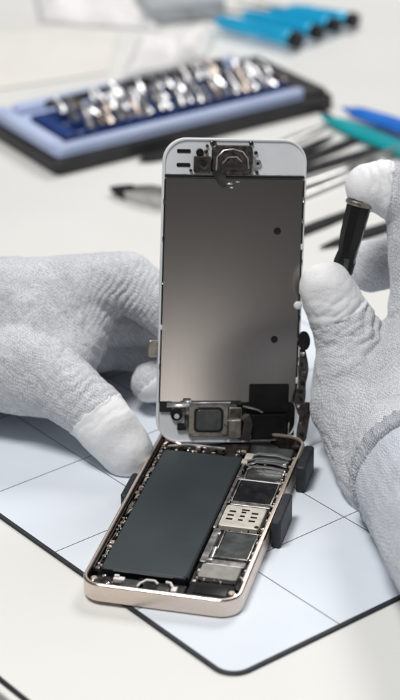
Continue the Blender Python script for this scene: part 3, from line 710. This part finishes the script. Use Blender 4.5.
# insert as a frame: front bar, left block, back bar, floor lower
slab(mb, 2.5, 2.5, 163, 77, 4, 8.4, 11.0, .8)
mb.build('insert_base', 'lavender', case)
mb = MB(); slab(mb, 2.5, 2.5, 163, 10, 4, 10.8, 14.5, 1.0); slab(mb, 2.5, 10.3, 12, 77, 3, 10.8, 14.5, 1.0); slab(mb, 14.3, 67, 163, 77, 3, 10.8, 14.5, 1.0)
mb.build('insert_rim', 'lavender', case)
mb = MB(); slab(mb, 164.5, 4, 179, 75, 3, 8.3, 11.5, .8); mb.build('hinge_block', 'case_black', case)
rows = [(11, 22), (26, 37), (41, 52)]
for y0_, y1_ in rows:
    mb = MB(); slab(mb, 13, y0_, 161, y1_, 1.5, 10.9, 12.6, .6)
    for k in range(21):   # saw-tooth cradle in front of the bits
        u0 = 28+k*6.3
        mb.loft([[Vector((u0-2.9, y0_+.4, 12.4)), Vector((u0+2.9, y0_+.4, 12.4)), Vector((u0, y0_+.4, 16.8))], [Vector((u0-2.9, y0_+4.5, 12.4)), Vector((u0+2.9, y0_+4.5, 12.4)), Vector((u0, y0_+4.5, 17.6))]])
    mb.build('bit_holder', 'navy', case)
mb = MB(); slab(mb, 14, 12, 22, 52, 2, 12.7, 16.0, .8); mb.build('blank_holder', 'navy', case)
mb = MB(); slab(mb, 16, 55, 160, 57, 1, 10.9, 13.5, .3); mb.build('case_rib', 'navy', case)
def cw(u, v, z):
    return Vector((-60 + u*math.cos(CU) - v*math.sin(CU), 413 + u*math.sin(CU) + v*math.cos(CU), z-1))
def make_bit(m_, big):
    mb = MB()
    r_ = 2.5 if big else 1.9
    mb.lathe((0,0,0), (0,0,1), [(0, r_), (6.0, r_), (6.8, r_*.8)], 6 if not big else 12)
    mb.lathe((0,0,6.6), (0,0,8), [(0, r_*.7), (.8, r_*.55), (4, r_*.45), (5.5, r_*.3)], 10)
    return mb
bits = {}
for mk in ('chrome', 'brass'):
    for big in (0, 1):
        o = make_bit(mk, big).build('screwdriver_bit', mk, None, smooth=40); bits[(mk, big)] = o
first = {}
for ri, (y0_, y1_) in enumerate(rows):
    for k in range(21):
        key = (random.choice(['chrome', 'chrome', 'chrome', 'brass']), random.choice([0, 1, 1]))
        src = bits[key]
        o = src if key not in first else src.copy()
        if key in first: col.objects.link(o)
        first[key] = 1
        o.location = cw(30+k*6.3, y0_+3.2+random.uniform(-.6,.6), 15.4+random.uniform(0, 1.2))*S
        o.rotation_euler = (-1.05+random.uniform(-.3,.3), random.uniform(-.25,.25), CU+random.uniform(-.35,.35))
        tag(o, 'small blurred %s screwdriver bit leaning in the %s row of the case' % ('silver' if key[0] == 'chrome' else 'bronze toned', ('front', 'middle', 'back')[ri]), 'bit', 'screwdriver bits in the open case')
# black extension rod along the back of the insert
mb = MB(); mb.lathe(cw(28, 60, 16.5), cw(150, 63, 16.5), [(0, 1.5), (.6, 2.3), (40, 2.4), (45, 3.2), (90, 3.4), (116, 3.2), (119, 2.0)], 14)
tag(mb.build('extension_rod', 'case_black', None), 'long black extension rod lying along the back of the bit case', 'rod')

# ------------------------------------------------------------------ cyan precision screwdrivers
def driver(tip, end, r_, lab):
    tip = Vector(tip); end = Vector(end); a = (end-tip).normalized(); Lg = (end-tip).length
    e = empty('precision_screwdriver', (tip.x, tip.y, -1)); tag(e, lab, 'screwdriver', 'cyan precision screwdrivers lying together')
    mb = MB(); mb.lathe(tip, end, [(8, r_*.35), (12, r_*.75), (20, r_*.95), (Lg*.45, r_), (Lg*.5, r_*.86), (Lg*.56, r_), (Lg-8, r_), (Lg-7, r_*.9)], 18)
    into(mb.build('handle', 'cyan', None), e)
    mb = MB(); mb.lathe(tip + a*(Lg-6.9), end, [(0, r_*.9), (1, r_*1.08), (5.5, r_*1.12), (7.0, r_*1.0), (7.4, r_*.5)], 20); into(mb.build('end_cap', 'black', None), e)
    mb = MB(); mb.lathe(tip - a*16, end, [(0, .7), (6, .9), (24, 1.1)], 10); into(mb.build('shaft', 'tweezer_steel', None), e)
Z = 6.0
def gz(px, py, z): 
    v = gr(px, py, z); return (v.x, v.y, z)
driver(gz(205,18,Z), gz(300,41,Z), 5.0, 'cyan screwdriver with a black cap, nearest of the four lying together')
driver(gz(232,12,Z), gz(321,33,Z), 4.6, 'cyan screwdriver with a black cap, second nearest of the four lying together')
driver(gz(258,9,Z), gz(338,26,Z), 4.4, 'cyan screwdriver with a black cap, third of the four lying together')
driver(gz(276,7,Z), gz(357,21,Z), 4.6, 'cyan screwdriver whose black cap lies farthest right of the four')

# ------------------------------------------------------------------ opening tools and tweezers
def pry(p, q, w, th, m_, name, lab, cat, group=None):
    p = Vector(p); q = Vector(q); a = (q-p).normalized(); Lg = (q-p).length; sd = Vector((-a.y, a.x, 0))
    prof = [(0, .12), (.04, .35), (.12, .7), (.3, 1), (.7, .95), (.92, .8), (1, .45)]
    rings = []
    for t_, w_ in prof:
        c = p + a*(Lg*t_); h = th*(.35 if t_ < .05 else 1)
        rings.append([c + sd*(w*w_/2*math.cos(k*PI/6)) + Vector((0,0,1))*(h/2*math.sin(k*PI/6)) for k in range(12)])
    mb = MB(); mb.loft(rings); o = mb.build(name, m_, None)
    return tag(o, lab, cat, group)
pry(gz(322,116,2), gz(470,178,2), 15, 5, 'teal', 'opening_tool', 'teal plastic opening tool lying in front of the blue one at the right', 'opening tool')
pry(gz(343,108,5), gz(470,148,5), 15, 6, 'blue', 'opening_tool', 'deep blue plastic opening tool lying behind the teal one', 'opening tool')
def tweezers(tip, tail, w, m_, lab, tipm=None, spread=1.0):
    tip = Vector(tip); tail = Vector(tail); a = (tail-tip).normalized(); Lg = (tail-tip).length; sd = Vector((-a.y, a.x, 0))
    e = empty('tweezers', (tip.x, tip.y, -1)); tag(e, lab, 'tweezers', 'tweezers and picks laid out behind the phone')
    for s_ in (-1, 1):
        ts = [0, .06, .2, .4, .6, .8, .95, 1.0]; ww = [.12, .25, .5, .95, 1, .8, .6, .5]
        pts = [tip + a*(Lg*t_) + sd*(s_*(spread*math.sin(PI*min(1, t_*1.02))**.8*.5*w/3 + .3)) + Vector((0,0,3.2)) for t_ in ts]
        mb = MB(); mb.strip(pts, [w*x_ for x_ in ww], 1.0, (0,0,1)); into(mb.build('arm', m_, None), e)
        if tipm:
            mb = MB(); mb.strip([pts[0]-a*.3, pts[1], pts[2]], [w*.18, w*.34, w*.62], 1.5, (0,0,1)); into(mb.build('tip', tipm, None), e)
    mb = MB(); mb.box((0,0,0), (6, 3.2, w*.5), .4, rot=Matrix.Rotation(math.atan2(a.y, a.x), 3, 'Z'))
    for v in mb.bm.verts: v.co += tail - a*2.5 + Vector((0,0,3.2))
    into(mb.build('joint', m_, None), e)
def toolline(x0_, y0_, x1_, y1_, back, fwd=0):
    a = gr(x0_, y0_, -1); b2 = gr(x1_, y1_, -1); d_ = (b2-a).normalized()
    return a - d_*back, b2 + d_*fwd
def flatpick(p, q, w, m_, lab):
    return pry((p.x, p.y, .6), (q.x, q.y, .6), w, 2.4, m_, 'metal_spudger', lab, 'spudger', 'tweezers and picks laid out behind the phone')
a, b2 = toolline(306,232,352,214,60,10); flatpick(b2, a, 7.5, 'tweezer_black', 'black metal spudger just left of the tool held by the right glove')
a, b2 = toolline(320,250,394,227,0,50); flatpick(a, b2, 8.5, 'tweezer_black', 'dark spudger nearest the viewer, passing behind the held screwdriver')
a, b2 = toolline(306,196,345,180,70,30); flatpick(a, b2, 6.5, 'tweezer_steel', 'steel spudger lying behind the tip of the right index finger')
for (x0_, y0_, x1_, y1_, w_, m_, lab) in (
    (300,139,322,130, 5, 'tweezer_steel', 'grey pick farthest back, just in front of the bit case'),
    (300,154,327,141, 5.5, 'tweezer_black', 'short black pick second from the bit case, right of the screen top'),
    (303,163,372,135, 5.5, 'tweezer_black', 'black pick whose end reaches the teal opening tool'),
    (305,173,380,150, 5.5, 'tweezer_black', 'black pick in the middle of the fan, ending above the right index finger'),
    (305,185,352,170, 5, 'tweezer_steel', 'steel pick ending at the tip of the right index finger')):
    a, b2 = toolline(x0_, y0_, x1_, y1_, 62, 6); flatpick(b2, a, w_*1.45, m_, lab)
a = gr(345,172,-1); b2 = gr(420,151,-1); tweezers(a, b2, 5, 'tweezer_steel', 'slim steel tweezers partly behind the right index finger')
# white bodied tweezers with a dark tip, left of the screen
tweezers(gz(112,194,-1), gz(200,214,-1), 9, 'tweezer_steel', 'steel tweezers with dark tips poking out left of the raised screen', 'tweezer_black', 3.5)
a = gr(139,163,-1); b2 = gr(190,152,-1); flatpick(a, b2, 9, 'tweezer_black', 'short black pick between the bit case and the top left of the screen')
# dark cable running from the case corner to the teal tool
mb = MB(); mb.tube([gr(312,106,1), gr(322,111,.5), gr(332,117,.5)], 1.1, 8)
tag(mb.build('stylus_point', 'black', None), 'thin dark rod between the bit case corner and the teal tool', 'rod')

# ------------------------------------------------------------------ pale clutter at the far left
def cloth(name, corners, z, m_, lab, cat, amp=4, n=28):
    mb = MB(); V = []
    from mathutils import noise
    a, b_, c, d_ = [Vector((q[0], q[1], 0)) for q in corners]
    for j in range(n+1):
        for i in range(n+1):
            p = a.lerp(b_, i/n).lerp(d_.lerp(c, i/n), j/n)
            e_ = min(i, n-i, j, n-j)/n
            V.append(mb.bm.verts.new(p + Vector((0,0, -0.6 + z*min(1, e_*6)*(.4+.6*abs(noise.noise(p*.02))) + amp*min(1, e_*8)*abs(noise.noise(p*.05))))))
    for j in range(n):
        for i in range(n):
            k = j*(n+1)+i; mb.bm.faces.new((V[k], V[k+1], V[k+n+2], V[k+n+1]))
    o = mb.build(name, m_, None, smooth=80)
    md = o.modifiers.new('t', 'SOLIDIFY'); md.thickness = 0.0004
    return tag(o, lab, cat)
def gxy(px, py, z=0): v = gr(px, py, z); return (v.x, v.y)
cloth('paper_sheet', [gxy(-60,98), gxy(108,72), gxy(120,30), gxy(-60,28)], 1.0, 'paper', 'cream paper sheet lying flat behind the bit case at the left', 'paper', 1.0)
cloth('plastic_pouch', [gxy(122,78), gxy(205,58), gxy(215,38), gxy(138,42)], 12, 'white_cloth', 'crumpled white pouch behind the bit case, left of the cyan screwdrivers', 'pouch', 10)
mb = MB(); slab(mb, -26, -16, 26, 16, 3, 0, 14, 2); o = mb.build('parts_tray', 'grey_plastic', None)
v = gr(180,14,0); o.location = (v.x*S, v.y*S, -.001); o.rotation_euler = (0,0,.3); tag(o, 'pale grey plastic tray at the top, left of the cyan screwdrivers', 'tray')
mb = MB(); slab(mb, -90, -22, 90, 22, 3, 0, 12, 2); o = mb.build('instrument_case', 'grey_plastic', None)
v = gr(400,-14,0); o.location = (v.x*S, (v.y+14)*S, -.001); o.rotation_euler = (0,0,-.1); tag(o, 'grey instrument case just entering at the top right corner', 'case')
cloth('white_cloth', [gxy(40,22), gxy(160,30), gxy(140,-30), gxy(30,-30)], 14, 'white_cloth', 'white cloth lying at the far left behind the paper sheet', 'cloth', 10)

# ------------------------------------------------------------------ light
w = bpy.data.worlds.new("World"); sc.world = w; w.use_nodes = True
bg = w.node_tree.nodes['Background']; bg.inputs[0].default_value = (0.88, 0.92, 1.0, 1); bg.inputs[1].default_value = 0.14
def area(name, loc, target, size, energy, color=(1,1,1), sy=None):
    l = bpy.data.lights.new(name, 'AREA'); l.energy = energy; l.color = color; l.size = size
    l.shape = 'RECTANGLE'; l.size_y = sy or size
    o = bpy.data.objects.new(name, l); col.objects.link(o); o.location = loc
    o.rotation_euler = (Vector(target)-Vector(loc)).to_track_quat('-Z', 'Y').to_euler()
    return o
area('window_light', (0.7, 1.4, 1.5), (0, 0.15, 0), 0.7, 21, (1.0, 0.98, 0.96))
area('ceiling_light', (-0.35, -0.25, 1.6), (0, 0.1, 0), 0.45, 22, (1.0, 0.98, 0.95))
area('added_plate_glow_lamp', (0.455, -1.35, 0.08), (0.02, 0.12, 0.03), 0.12, 0.42, (1.0, 0.98, 0.95), 0.16)  # unseen lamp, added to put a bright reflection low on the backplate
sc.view_settings.view_transform = 'Standard'; sc.view_settings.look = 'None'; sc.view_settings.exposure = 0; sc.view_settings.gamma = 1
sc.render.engine = 'CYCLES'; sc.cycles.use_denoising = True
